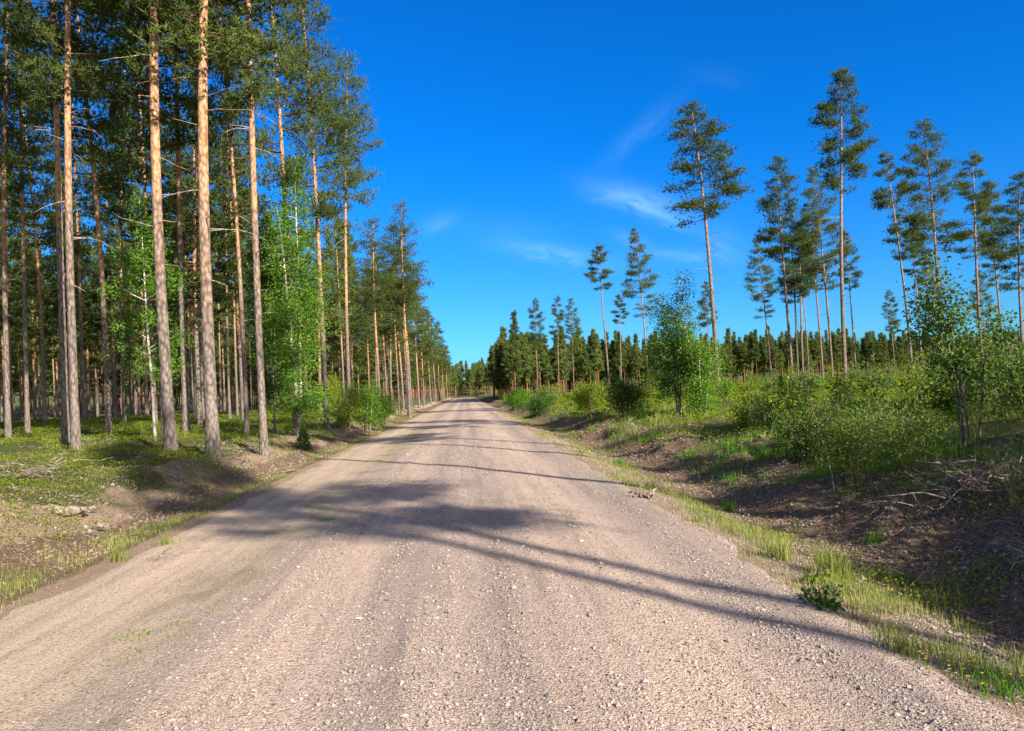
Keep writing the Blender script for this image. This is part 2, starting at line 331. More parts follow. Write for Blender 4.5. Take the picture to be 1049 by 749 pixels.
def road_mat():
    mt, nt = mat('gravel_road'); b = NB(nt)
    g = b.n('ShaderNodeNewGeometry'); sp = b.n('ShaderNodeSeparateXYZ', ins={0: (g, 'Position')})
    st = b.n('ShaderNodeMapping', ins={0: (g, 'Position'), 'Scale': (1.0, .06, 1)})
    ns = b.n('ShaderNodeTexNoise', ins={'Vector': st, 'Scale': 2.6, 'Detail': 5.0, 'Roughness': .6})
    nl = b.n('ShaderNodeTexNoise', ins={'Vector': (g, 'Position'), 'Scale': .9, 'Detail': 4.0})
    nf = b.n('ShaderNodeTexNoise', ins={'Vector': (g, 'Position'), 'Scale': 120.0, 'Detail': 3.0, 'Roughness': .7})
    vo = b.n('ShaderNodeTexVoronoi', feature='F1', ins={'Vector': (g, 'Position'), 'Scale': 105.0})
    vb = b.n('ShaderNodeTexVoronoi', feature='F1', ins={'Vector': (g, 'Position'), 'Scale': 48.0})
    peb = b.ramp((vo, 'Color'), [(.0, (.22, .17, .15)), (.35, (.42, .33, .27)), (.65, (.50, .40, .34)), (.9, (.62, .54, .48))])
    peb2 = b.ramp((vb, 'Color'), [(.1, (.28, .24, .23)), (.5, (.46, .36, .30)), (.95, (.60, .52, .47))])
    gr = b.mix(b.ramp(nf, [(.42, (0, 0, 0)), (.6, (1, 1, 1))]), peb, peb2)
    gr = b.mix(.25, gr, (.45, .37, .305))
    sand = b.mix(.35, b.ramp(nf, [(.3, (.36, .29, .22)), (.7, (.60, .50, .39))]), b.ramp(ns, [(.3, (.42, .33, .24)), (.7, (.60, .51, .40))]))
    # the left third of the carriageway is finer, yellower sand
    k = b.n('ShaderNodeMapRange', interpolation_type='SMOOTHSTEP', ins={0: b.math('ADD', (sp, 0), b.math('MULTIPLY', b.math('SUBTRACT', ns, .5), 3.4)), 1: -1.4, 2: -2.5})
    c = b.mix(k, gr, sand)
    c = b.mix(b.math('MULTIPLY', b.n('ShaderNodeMapRange', ins={0: ns, 1: .5, 2: .7}), .5), c, (.60, .48, .38))
    c = b.mix(b.math('MULTIPLY', b.n('ShaderNodeMapRange', ins={0: nl, 1: .55, 2: .8}), .4), c, (.33, .25, .2))
    # thin weeds staining the strip between the wheel tracks on the left
    wz = b.math('MULTIPLY', b.n('ShaderNodeMapRange', ins={0: nl, 1: .5, 2: .62}), b.math('POWER', 2.718, b.math('MULTIPLY', b.math('POWER', b.math('MULTIPLY', b.math('ADD', (sp, 0), 2.35), 2.6), 2.0), -1.0)))
    c = b.mix(b.math('MULTIPLY', wz, .55), c, (.24, .23, .09))
    # packed wheel tracks and looser, darker rows of stones between them
    sw = b.n('ShaderNodeMapping', ins={0: (g, 'Position'), 'Scale': (5.0, .22, 1)}); nw = b.n('ShaderNodeTexNoise', ins={'Vector': sw, 'Scale': 1.0, 'Detail': 6.0, 'Roughness': .7})
    xw = b.n('ShaderNodeMapRange', ins={0: b.math('ADD', (sp, 0), b.math('MULTIPLY', b.math('SUBTRACT', ns, .5), .5)), 1: -4.0, 2: 3.0})
    L1, D1 = (1.02, .99, .96), (.70, .71, .74)
    tr = b.ramp(xw, [(0, (.95, .93, .9)), (.16, L1), (.27, D1), (.37, L1), (.42, (1.1, 1.06, 1.02)), (.50, D1), (.545, (.95, .94, .93)), (.60, D1), (.68, L1), (.78, (1.08, 1.05, 1.0)), (.88, D1), (.97, L1)])
    c = b.mix(.85, c, tr, 'MULTIPLY')
    c = b.mix(1.0, c, b.ramp(nw, [(.3, (.76, .75, .75)), (.5, (1.04, 1.02, 1.0)), (.72, (1.16, 1.12, 1.07))]), 'MULTIPLY')
    gap_shade = b.ramp(b.n('ShaderNodeTexNoise', ins={'Vector': (g, 'Position'), 'Scale': 50.0, 'Detail': 5.0, 'Roughness': .8}), [(.39, (.22, .21, .21)), (.49, (1, 1, 1))])  # dark speckle painted in for the shadows beneath and between stones
    c = b.mix(.85, c, gap_shade, 'MULTIPLY')
    hgt = b.math('ADD', b.math('MULTIPLY', vo, -.7), b.math('ADD', b.math('MULTIPLY', vb, -.9), b.math('MULTIPLY', nf, .9)))
    bp = b.n('ShaderNodeBump', ins={'Strength': .85, 'Distance': .010, 'Height': hgt})
    b.out(c, .93, bp, .15); return mt
def road_h(X, Y):
    wob = (fbm(X*0+1, Y*1.3, 51, 3)-.5)*.35
    e = np.minimum(sstep(-4.25, -3.9, X+wob), 1-sstep(2.55, 2.95, X+wob))
    return height(X, Y) + .006 - .055*(1-e) + e*(fbm(X*30, Y*30, 52, 2)-.5)*.006 - e*.018*(np.exp(-((X+1.0)/.3)**2)+np.exp(-((X-1.75)/.3)**2)) + e*(np.exp(-((X+.1)/.35)**2))*.012
rx = np.arange(-4.3, 3.01, .03); ry = axis(-30, 296, lambda d: .3 if d < 2 else (.028 if d < 8 else .028+(d-8)*.01))
road = grid('road', rx, ry, road_h, [road_mat()]); tag(road, kind='structure')

# ------------------------------------------------------------------ stones and soil crumbs
OCT = np.array([[1, 0, 0], [-1, 0, 0], [0, 1, 0], [0, -1, 0], [0, 0, 1], [0, 0, -1]], float)
OF = np.array([[0, 2, 4], [2, 1, 4], [1, 3, 4], [3, 0, 4], [2, 0, 5], [1, 2, 5], [3, 1, 5], [0, 3, 5]])
def rocks(P, size, rng, flat=.65):
    n = len(P); V = OCT[None]*rng.uniform(.55, 1.25, (n, 6, 1)) + rng.normal(0, .16, (n, 6, 3))
    V[:, :, 2] *= flat; a = rng.uniform(0, 6.28, n); c, s = np.cos(a)[:, None], np.sin(a)[:, None]
    x = V[..., 0]*c-V[..., 1]*s; y = V[..., 0]*s+V[..., 1]*c; V[..., 0] = x; V[..., 1] = y
    V = V*np.asarray(size).reshape(-1, 1, 1) + P[:, None]
    return V.reshape(-1, 3), (np.arange(n)[:, None, None]*6+OF[None]).reshape(-1, 3)
def stone_mat(name, stops, flat=.9):
    mt, nt = mat(name); b = NB(nt); g = b.n('ShaderNodeNewGeometry')
    c = b.ramp((g, 'Random Per Island'), stops); nz = b.n('ShaderNodeTexNoise', ins={'Vector': (g, 'Position'), 'Scale': 160.0})
    c = b.mix(.25, c, b.ramp(nz, [(.3, (.2, .17, .15)), (.7, (.6, .53, .46))])); b.out(c, flat, None, .2); return mt
GRAVEL = stone_mat('gravel_stones', [(0, (.08, .07, .065)), (.3, (.20, .165, .15)), (.7, (.32, .265, .235)), (.97, (.39, .34, .30)), (1, (.50, .46, .42))])
CLOD = stone_mat('soil_crumbs', [(0, (.05, .034, .025)), (.5, (.14, .095, .07)), (1, (.27, .19, .14))])
rng = np.random.default_rng(7)
def sample_y(n, y0, y1, p=1.6):      # density falls off with distance
    u = rng.uniform(0, 1, n); return (y0**(1-p) + u*(y1**(1-p)-y0**(1-p)))**(1/(1-p))
N = 260000
y = sample_y(N, 2.4, 26); x = rng.uniform(-4.4, 3.7, N)
dens = .13 + .7*np.exp(-((x+.22)/.20)**2) + .7*np.exp(-((x-.26)/.11)**2) + .4*np.exp(-((x-.75)/.12)**2) + .45*np.exp(-((x-1.25)/.16)**2) + 1.1*np.exp(-((x-2.12-.06*np.sin(y*.9))/.10)**2) + .4*np.exp(-((x+.75)/.12)**2) + .8*np.exp(-((x-3.1)/.4)**2) + .45*np.exp(-((x+1.5)/.3)**2)
dens = dens*(.15+1.7*fbm(x*2.5, y*1.1, 61, 4))*np.where(x < -2.2, .35, 1)
k = rng.uniform(0, 1, N) < dens; x, y = x[k], y[k]
sz = .0046*np.exp(rng.normal(0, .48, len(x)))*(1+.04*y); big = rng.uniform(0, 1, len(x)) < .006; sz[big] *= 1.6; sz = np.where(x < -2, np.minimum(sz, .008), sz)
mb = MB(); mb.add(*rocks(np.stack([x, y, np.maximum(road_h(x, y), ground_h(x, y))+sz*.3], 1), sz, rng)); tag(mb.build('loose_gravel', [GRAVEL]), 'loose grey and pink pebbles lying on the gravel road surface', 'gravel', kind='stuff')
N = 90000
y = sample_y(N, 3.5, 40, 1.3); side = rng.uniform(0, 1, N) < .62
x = np.where(side, rng.uniform(3.2, 7.5, N), -rng.uniform(4.5, 7.4, N))
dens = fbm(x*1.2, y*1.2, 63, 3); k = rng.uniform(0, 1, N) < .25+sstep(.35, .7, dens); x, y = x[k], y[k]
sz = np.minimum(.0075*np.exp(rng.normal(0, .55, len(x))), .03)*(1+.04*y)
mb = MB(); mb.add(*rocks(np.stack([x, y, height(x, y)+sz*.2], 1), sz, rng, .75)); tag(mb.build('soil_clods', [CLOD]), 'crumbs and clods of brown earth on the ditch banks', 'soil', kind='stuff')

# ------------------------------------------------------------------ trees
def pine_mesh(seed, H, cb, CR, r_0, ntuft, K, bl, bw, young=False, sides=10, dead=14, gap=.25, sparse=False, bend=.25):
    rng = np.random.default_rng(seed)
    nz = 18 if sides > 6 else 7; z = np.linspace(0, H, nz); t = z/H
    ph = rng.uniform(0, 6.28, 2)
    bx = bend*(np.sin(t*2.3+ph[0])-math.sin(ph[0]))*t; by = bend*(np.sin(t*2.7+ph[1])-math.sin(ph[1]))*t
    tx = lambda zz: np.interp(zz, z, bx); ty = lambda zz: np.interp(zz, z, by)
    rad = r_0*(1-t)**.6*.92 + .010 + r_0*.28*np.exp(-z*3.0)
    wood = MB(); wood.add(*tube(np.stack([bx, by, z-.12*(z == 0)], 1), rad, sides), 0, True)
    rz = lambda zz: np.interp(zz, z, rad)
    # dead snags and bare twigs below the crown
    for i in range(dead):
        zz = cb*H*rng.uniform(.4, 1.05); a = rng.uniform(0, 6.28); L = rng.uniform(.25, 1.5)*(.4+zz/(cb*H)*.8); up = rng.uniform(-.35, .35)
        s = np.linspace(0, 1, 5)[:, None]; d = np.array([[math.cos(a), math.sin(a), up]])
        p = np.array([[tx(zz), ty(zz), zz]]) + d*s*L + np.array([[0, 0, -1.]])*s**2*L*rng.uniform(-.1, .35) + rng.normal(0, .03*L, (5, 3))*s
        wood.add(*tube(p, np.linspace(.016, .004, 5), 4 if sides > 6 else 3), 1 if rng.uniform() < .7 else 0, True)
    pts = []; ax = []; wt = []
    zz = cb*H; c0 = cb*H
    while zz < H*.985:
        q = (zz-c0)/(H-c0)
        if young: prof = (1-q)**.78*min(1, .4+q*3)
        else: prof = min(1, .42+q*2.2)*(1-q)**.62+.04
        for j in range(rng.integers(3, 6)):
            if rng.uniform() < gap*(1-q*.7): continue
            a = rng.uniform(0, 6.28); L = CR*prof*rng.uniform(.55, 1.18)
            rise = -.12 + .75*q + rng.normal(0, .12); n = 6; s = np.linspace(0, 1, n)
            hor = L*s*math.cos(rise*.7); ver = L*(s*math.sin(rise) + (.22 if q < .6 else .12)*s**2*rng.uniform(.2, 1.6) - .10*s)
            aa = a + rng.normal(0, .18)*s
            p = np.stack([tx(zz)+np.cos(aa)*hor, ty(zz)+np.sin(aa)*hor, zz+ver], 1)
            r1 = min(.055, rz(zz)*.45)*(.5+.5*L/CR)
            wood.add(*tube(p, np.linspace(r1, .006, n), 4 if sides > 6 else 3), 0 if L > CR*.95 and zz < H*.7 else 2, True)
            nt_ = max(3, int(L*(5 if sides > 6 else 3)))
            for m_ in range(nt_):
                u = rng.uniform(.30, 1.0) if not sparse else rng.uniform(.45, 1.0)
                base = np.array([np.interp(u, s, p[:, i]) for i in range(3)])
                sd = a + rng.choice([-1, 1])*rng.uniform(.3, 1.2)
                tl = L*rng.uniform(.12, .34)*(1.25-u*.6)
                d = np.array([math.cos(sd), math.sin(sd), rng.uniform(-.1, .45)])
                tip = base + d*tl
                if sides > 6 and rng.uniform() < .6: wood.add(*tube(np.array([base, base+d*tl*.5+[0, 0, .02], tip]), np.array([.010, .007, .003]), 3), 2, False)
                pts += [base*.35+tip*.65, tip]; ax += [d, d]; wt += [tl*.7, tl]
            pts.append(p[-1]); ax.append(p[-1]-p[-2]); wt.append(L*.2)
        zz += rng.uniform(.28, .62)*(1 if not young else .8)
    for q in np.linspace(.0, 1, 8):
        pts.append(np.array([tx(H), ty(H), H*.95+H*.05*q])); ax.append(np.array([0, 0, 1.])); wt.append(.15)
    pts = np.array(pts); ax = unit(np.array(ax)); wt = np.array(wt)+.08
    i = rng.choice(len(pts), ntuft, p=wt/wt.sum())
    P = pts[i] + rng.normal(0, 1, (ntuft, 3))*np.array([1, 1, .5])*(.11+wt[i, None]*.40)
    A = unit(ax[i]*.8 + np.array([0, 0, .55]) + rng.normal(0, .3, (ntuft, 3)))
    fol = MB(); fol.add(*blades(P, A, K, bl, bw, rng, .75), 0)
    return wood, fol

class Proto:
    def __init__(s, name, wood, fol, wm, fm, H):
        s.name = name; s.H = H; s.wood = wood; s.fol = fol; s.wm = wm; s.fm = fm; s.me = None
    def place(s, x, y, rz, sc, label, cat, group=None, lean=(0, 0), name=None, wname='trunk', cname='crown'):
        if s.me is None: s.me = (s.wood.mesh(wname, s.wm), s.fol.mesh(cname, s.fm))
        r = empty(name or s.name, (x, y, float(height(x, y))-.03)); r.rotation_euler = (lean[0], lean[1], rz); r.scale = (sc[0], sc[0], sc[1]) if isinstance(sc, tuple) else (sc,)*3
        r.rotation_mode = 'ZYX'
        w = bpy.data.objects.new(wname, s.me[0]); c = bpy.data.objects.new(cname, s.me[1])
        for o in (w, c): COL.objects.link(o); o.parent = r
        return tag(r, label, cat, group)

WM = [BARK, DEADW, LIMB]
forest = [Proto('pine_tree', *pine_mesh(100+i, H, cb, cr, .132, 3700, 8, .18, .032, dead=13, gap=.32, bend=.45), WM, [PINE_N], H)
          for i, (H, cb, cr) in enumerate([(21, .47, 2.6), (20, .50, 2.4), (22, .36, 2.8), (19, .42, 2.5), (21.5, .52, 2.6)])]
lone = [Proto('pine_tree', *pine_mesh(140+i, H, cb, cr, .135, int(nt_*1.85), 8, .19, .031, dead=dd, gap=g_, sparse=True, bend=.35), [BARK_LONE, DEADW, LIMB], [PINE_N], H)
        for i, (H, cb, cr, nt_, dd, g_) in enumerate([(20, .60, 2.5, 2200, 30, .3), (20, .70, 1.9, 1500, 10, .2), (20, .50, 2.6, 2600, 12, .2), (20, .58, 2.5, 2400, 12, .22), (20, .44, 2.8, 3000, 14, .2), (20, .54, 2.3, 2100, 18, .4), (20, .62, 2.1, 1900, 16, .3), (20, .48, 2.4, 2300, 10, .35)])]
mid = [Proto('pine_tree', *pine_mesh(160+i, H, cb, cr, .14, 1900, 5, .34, .075, sides=6, dead=8, gap=.1), WM, [PINE_N], H)
       for i, (H, cb, cr) in enumerate([(20, .38, 2.5), (21, .45, 2.3), (19, .30, 2.6)])]
youngp = [Proto('pine_tree', *pine_mesh(180+i, H, cb, cr, .10, 1500, 5, .40, .10, young=True, sides=5, dead=4, gap=.3), [BARK_FAR, DEADW, LIMB], [PINE_Y], H)
          for i, (H, cb, cr) in enumerate([(12, .38, 1.4), (11.4, .45, 1.2), (12.6, .34, 1.3), (11.8, .48, 1.5)])]

rt = np.random.default_rng(3)
used = []; HS = [1.0]
def put(pr, px, Z, top=None, label=None, group=None, wide=1.0, lean=0.0, cat='pine tree', flat=None, rz=None):
    x, y = at(px, Z) if flat is None else flat
    z0 = float(height(x, y))
    Hh = CH + (horizon_y(px)-top)/F*Z - z0 if top is not None else pr.H
    s = Hh/pr.H*HS[0]; used.append((x, y))
    # a positive lean tips the tree to the left as seen from the road
    return pr.place(x, y, rt.uniform(0, 6.28) if rz is None else rz, (wide*(.5+.5*s) if top is not None else wide, s), label, cat, group, (0, -R(lean)))

# --- left edge of the stand, tree by tree
LEFT = [ # px at base, distance, width factor, lean, prototype, label
 (67, 21.5, .80, .6, 1, 'left trunk of the close pair of pines at the left end of the front row'),
 (77, 20.0, .86, .6, 0, 'right trunk of the close pair of pines at the left end of the front row'),
 (111, 26.5, .80, .3, 3, 'reddish straight pine in shade between the close pair and the thick orange pine'),
 (174, 19.0, 1.15, 2.2, 4, 'thick orange-barked pine leaning left beside the slim leafy birch, third of the front row'),
 (169, 24.5, .85, .8, 2, 'slimmer pine close behind the thick leaning orange pine'),
 (190, 25.5, .85, .5, 1, 'shaded brown pine between the two thickest orange trunks'),
 (217, 18.8, 1.25, .9, 0, 'thickest straight pine of the front row with stout forked upper limbs'),
 (252, 25.0, .60, .2, 3, 'thin dark-stemmed pine between the thickest pine and the road-side pine'),
 (269, 20.5, .82, .9, 1, 'brown-trunked pine nearest the road with a lit orange upper stem'),
 (303, 28.0, .80, .8, 2, 'full-crowned pine rising out of the bright green birch beside the road'),
 (334, 33.0, .85, .5, 2, 'dark-trunked pine just right of the bright green birch'),
 (358, 42.0, .85, .3, 4, 'pine behind the leafy bushes at the left roadside'),
 (28, 30.0, .70, .3, 1, 'slender dark pine at the far left behind the front row'),
 (8, 27.0, .75, .2, 0, 'outermost pine at the left edge of the picture'),
 (46, 36.0, .70, .2, 3, 'dull brown pine seen left of the close pair of pines'),
 (127, 38.0, .70, .2, 4, 'narrow pine behind the small leafy birch on the left'),
 (86, 40.0, .70, .2, 2, 'narrow pine seen right behind the close pair of pines'),
 (201, 44.0, .62, .2, 3, 'left one of two thin pale pine stems left of the thickest pine'),
 (208, 42.0, .62, .4, 1, 'right one of two thin pale pine stems left of the thickest pine'),
 (235, 47.0, .65, .2, 4, 'left one of two thin sunlit pines right of the thickest pine'),
 (243, 49.0, .62, .2, 0, 'right one of two thin sunlit pines right of the thickest pine'),
 (143, 50.0, .65, .2, 1, 'thin distant pine between the leafy birch stem and the shaded reddish pine')]
for px, Z, w_, ln, pi, lb in LEFT: put(forest[pi], px, Z, None, lb, 'front pines of the stand left of the road', w_, ln, rz=0.0)

# --- the row along the road, going away
row = [(389, 54), (396, 68), (409, 62), (413, 71), (418, 63), (421, 76), (429, 86), (434, 101), (441, 120), (446, 140), (450, 165), (454, 200), (458, 240)]
ords = ['first', 'second', 'third', 'fourth', 'fifth', 'sixth', 'seventh', 'eighth', 'ninth', 'tenth', 'eleventh', 'twelfth', 'thirteenth', 'fourteenth', 'fifteenth', 'sixteenth', 'seventeenth', 'eighteenth', 'nineteenth']
for i, (px, Z) in enumerate(row):
    pr = (forest if Z < 80 else mid)[(2, 0, 2, 1)[i % 4] if Z < 80 else rt.integers(0, 3)]
    HS[0] = rt.uniform(.66, .86) if Z > 53 else 1.0; put(pr, px, Z, None, 'sunlit pine at the left roadside, %s counted from the green bushes towards the horizon' % ords[i], 'pines along the left edge of the road', .8+.15*rt.uniform(), .2)

HS[0] = 1.0
put(forest[2], 419, 61, 200, 'tallest full-crowned pine standing out of the left roadside row against the sky', None, .95, .1)
put(forest[3], 401, 70, 262, 'low-topped pine in the dip of the left roadside row', None, .9, .1)
def near(x, y, d): return any((x-a)**2+(y-c)**2 < d*d for a, c in used)
cand = []
while len(cand) < 900:
    y = rt.uniform(16, 250); x = -9 - rt.uniform(0, 1)**1.1*95
    if x/y < -.85 or near(x, y, 3.3): continue
    if y < 19+abs(x)*.15 or (x > -15 and y > 38 and rt.uniform() < .5): continue
    used.append((x, y)); cand.append((math.hypot(x, y)+rt.uniform(0, 12), x, y))
    if len(cand) > 560: break
cand.sort()
NIND = 120
for i, (d, x, y) in enumerate(cand[:NIND]):
    pr = (forest if d < 42 else mid)[(2, 3, 1)[i % 3] if d < 42 else rt.integers(0, 3)]
    pr.place(x, y, rt.uniform(0, 6.28), (rt.uniform(.6, .95), rt.uniform(.72, .98)), 'bare-stemmed pine in the crowded interior of the stand left of the road', 'pine tree', 'pines inside the left stand', (rt.normal(0, .012), rt.normal(0, .012)))
def merge(items, name, mats, label):
    mb = MB(); lut = {}
    for pr, x, y, rz, sw, sh in items:
        c, s = math.cos(rz), math.sin(rz); z0 = float(height(x, y))-.05
        for src, off in ((pr.wood, 0), (pr.fol, 3)):
            base = 0
            V = np.concatenate(src.v)
            Vt = np.stack([(V[:, 0]*c-V[:, 1]*s)*sw+x, (V[:, 0]*s+V[:, 1]*c)*sw+y, V[:, 2]*sh+z0], 1)
            n0 = mb.n; mb.v.append(Vt); mb.n += len(Vt)
            for f, mi, sm in src.f: mb.f.append((f+n0, mi+off, sm))
    return tag(mb.build(name, mats), label, 'forest', kind='stuff')
light_mid = [Proto('p', *pine_mesh(190+i, H, cb, cr, .17, 520, 5, .6, .17, sides=4, dead=2), None, None, H) for i, (H, cb, cr) in enumerate([(20, .32, 2.4), (19, .22, 2.5)])]
light_y = [Proto('p', *pine_mesh(195+i, H, cb, cr, .10, 520, 5, .5, .15, young=True, sides=4, dead=2, gap=.25), None, None, H) for i, (H, cb, cr) in enumerate([(12, .24, 1.4), (11.4, .34, 1.35)])]
merge([(light_mid[rt.integers(0, 2)], x, y, rt.uniform(0, 6.28), rt.uniform(.75, 1.0), rt.uniform(.68, .92)) for d, x, y in cand[NIND:]],
      'left_forest_depth', [BARK_FAR, DEADW, LIMB, PINE_N], 'dim mass of pines filling the depth of the left forest')

# --- scattered seed pines on the right clearing
RIGHT = [
 (551, 128, 305, 2, .8, 0, 'leftmost of three small distant pines in a row at the right of the road'),
 (573, 136, 302, 5, .8, 0, 'middle one of three small distant pines in a row at the right of the road'),
 (588, 126, 305, 4, .75, 0, 'rightmost of three small distant pines in a row, fullest crown'),
 (624, 92, 247, 1, 1.0, .3, 'pale slim pine with a small tuft of crown on a very long bare trunk'),
 (637, 132, 300, 1, .9, 0, 'short far pine with a small round crown between two taller ones'),
 (664, 82, 231, 7, .85, 0, 'open-crowned pine rising behind the bright green birches'),
 (736, 50, 97, 0, 1.15, 1.3, 'tall isolated pine leaning left with a ragged crown and dead twigs below it'),
 (729, 140, 288, 3, .9, 0, 'distant pine seen right behind the tall isolated leaning pine'),
 (790, 92, 245, 7, .9, .2, 'leftmost pine of the cluster on the clearing, low spreading crown'),
 (812, 66, 160, 3, 1.0, .6, 'pale trunked pine with a pointed crown at the left of the cluster'),
 (818, 80, 222, 2, .95, .2, 'left one of two orange-stemmed pines in the middle of the cluster'),
 (823, 79, 228, 3, .95, .4, 'right one of two orange-stemmed pines in the middle of the cluster'),
 (829, 98, 262, 1, .8, .2, 'thin short pine inside the cluster behind the orange-stemmed two'),
 (866, 48, 67, 6, 1.0, -.2, 'tallest pine of the clearing, straight grey trunk and pointed crown'),
 (843, 78, 205, 5, .9, 0, 'slim pine just left of the tallest pine of the clearing'),
 (853, 72, 168, 4, .85, .2, 'bushy pine close behind the tallest pine of the clearing'),
 (877, 84, 235, 6, .8, .4, 'rightmost orange-stemmed pine of the cluster beside the tallest pine'),
 (917, 142, 296, 2, .8, 0, 'small distant pine standing alone between the two groups of tall pines'),
 (935, 62, 150, 5, .85, 1.3, 'leftmost pine of the right-hand group with a full upper crown'),
 (945, 74, 232, 1, .9, .8, 'thin pale pine with a low crown in the right-hand group'),
 (966, 57, 121, 2, 1.0, .6, 'tallest pine of the right-hand group, dark trunk and layered crown'),
 (1007, 64, 153, 5, 1.0, .9, 'pine leaning left behind the leafy sapling on the right'),
 (1029, 74, 188, 7, .9, .3, 'last tall pine before the right edge of the picture'),
 (959, 120, 262, 3, .9, 0, 'short far pine seen between trunks of the right-hand group'),
 (1012, 115, 275, 4, .8, 0, 'short far pine behind the leafy sapling on the right'),
 (1049, 54, 176, 4, 1.0, 0, 'pine cut by the right edge of the picture, only its branches reaching in')]
for px, Z, top, pi, w_, ln, lb in RIGHT: put(lone[pi], px, Z, top, lb, 'scattered tall pines on the clearing right of the road', w_, ln)

# --- tall pines outside the view whose shadows cross the road
for yc, d, pi in [(8.2, 24, 1), (9.0, 24.5, 3), (16.6, 19, 1), (22.8, 20, 1), (27, 22, 3), (36, 28, 1), (44, 34, 3), (31, 50, 2)]:
    x, y = math.sin(SUN_AZ)*d, yc-math.cos(SUN_AZ)*d
    lone[pi].place(x, y, rt.uniform(0, 6.28), (1.0, 1.02), 'tall pine of the clearing standing outside the right edge of the view', 'pine tree', 'tall pines beyond the right edge of the view')

# --- young even-aged stand closing the clearing
def edge_Z(px): return np.interp(px, [484, 495, 600, 700, 800, 950, 1049, 1150], [118, 135, 165, 178, 194, 232, 275, 330])
far_ind, far_stuff = [], []
for k in range(150):
    px = 486 + (1075-486)*(k+.5)/150 + rt.uniform(-2, 2); far_ind.append((px, edge_Z(px)*(1+rt.uniform(-.01, .05))))
for k in range(1000):
    px = rt.uniform(486, 1110); far_stuff.append((px, edge_Z(px)*(1.03+rt.uniform(0, 1)**1.5*.5)))
for px, Z in far_ind[:110] if False else far_ind:
    x, y = at(px, Z)
    if x < 7: x = 7+rt.uniform(0, 2)
for i, (px, Z) in enumerate(far_ind):
    if i % 4 == 3: far_stuff.append((px, Z)); continue
    x, y = at(px, Z); x = max(x, 6.5+rt.uniform(0, 2))
    youngp[rt.integers(0, 4)].place(x, y, rt.uniform(0, 6.28), (rt.uniform(.75, 1.1), rt.uniform(.64, 1.2)), 'young pine in the front of the even stand that closes the clearing', 'pine tree', 'young pines along the far edge of the clearing')
merge([(light_y[rt.integers(0, 2)], max(at(px, Z)[0], 8+rt.uniform(0, 3)), at(px, Z)[1], rt.uniform(0, 6.28), rt.uniform(.8, 1.1), rt.uniform(.62, 1.2)) for px, Z in far_stuff],
      'right_forest_depth', [BARK_FAR, DEADW, LIMB, PINE_Y], 'dense young pine wood behind the clearing')
# --- along the right roadside further on and the wood that closes the road
it = []
for k in range(60):
    Z = rt.uniform(135, 320); it.append((light_y[rt.integers(0, 2)], 7.5+rt.uniform(0, 1)**1.5*22, Z, rt.uniform(0, 6.28), 1.1, rt.uniform(.95, 1.2)))
for k in range(60):
    Z = rt.uniform(240, 340); it.append((light_mid[rt.integers(0, 2)], -8.5-rt.uniform(0, 1)**1.5*25, Z, rt.uniform(0, 6.28), 1.0, rt.uniform(.75, .95)))
for k in range(200):
    it.append((light_y[rt.integers(0, 2)], rt.uniform(-46, 50), rt.uniform(338, 470), rt.uniform(0, 6.28), 1.3, rt.uniform(1.0, 1.25)))
merge(it, 'distant_forest', [BARK_FAR, DEADW, LIMB, PINE_Y], 'far-off mixed wood where the road ends at the horizon')

# ------------------------------------------------------------------ broadleaf trees and bushes
def broadleaf(seed, H, CR, stems, nleaf, ls, base=.15, r_0=.04, spread=.25, droop=.1, nb=26, clump=.16, topfrac=1.0, asp=.65):
    rng = np.random.default_rng(seed); wood = MB(); pts = []; wt = []
    for sidx in range(stems):
        a = rng.uniform(0, 6.28); off = rng.uniform(0, (spread*.5+.05)*min(1, H*.8) if stems > 1 else .02); Hs = H*rng.uniform(.72, 1.0) if sidx else H
        s = np.linspace(0, 1, 9)[:, None]; lean = spread*H*.5*rng.uniform(.2, 1) if stems > 1 else .04*H
        d = np.array([[math.cos(a), math.sin(a), 0]])
        p = d*off + d*lean*s**1.3 + np.array([[0, 0, 1.]])*s*Hs + np.cumsum(rng.normal(0, .012*H/3, (9, 3)), 0)*s; p[0, 2] = -.08
        wood.add(*tube(p, r_0*(1-s[:, 0])**.8*rng.uniform(.7, 1)+.004, 7), 0, True)
        for j in range(nb):
            u = base + (1-base)*rng.uniform(0, 1)**.9; q = np.array([np.interp(u, s[:, 0], p[:, i]) for i in range(3)])
            v = (u-base)/(1-base); L = CR*(math.sin(math.pi*min(.97, v*.78+.2)))*rng.uniform(.5, 1.1); aa = rng.uniform(0, 6.28)
            tt = np.linspace(0, 1, 5)[:, None]; dd = np.array([[math.cos(aa), math.sin(aa), 0]])
            e = q + dd*L*tt*.85 + np.array([[0, 0, 1.]])*(L*.55*tt - droop*L*2.2*tt**2) + rng.normal(0, .04*L, (5, 3))*tt
            wood.add(*tube(e, np.linspace(min(.014, r_0*.35), .003, 5), 3), 0, False)
            for m_ in range(6):
                w_ = rng.uniform(.3, 1.02); pt = q + (e[-1]-q)*w_; pt = np.array([np.interp(w_, tt[:, 0], e[:, i]) for i in range(3)])
                pts.append(pt); wt.append(.3+L)
    pts = np.array(pts); wt = np.array(wt); i = rng.choice(len(pts), nleaf, p=wt/wt.sum())
    P = pts[i] + rng.normal(0, clump, (nleaf, 3))*np.array([1, 1, .8]) - np.array([0, 0, droop*.5])
    P[:, 2] = np.maximum(P[:, 2], .04)
    fol = MB(); fol.add(*leaves(P, ls, rng, .4, asp), 0)
    return wood, fol
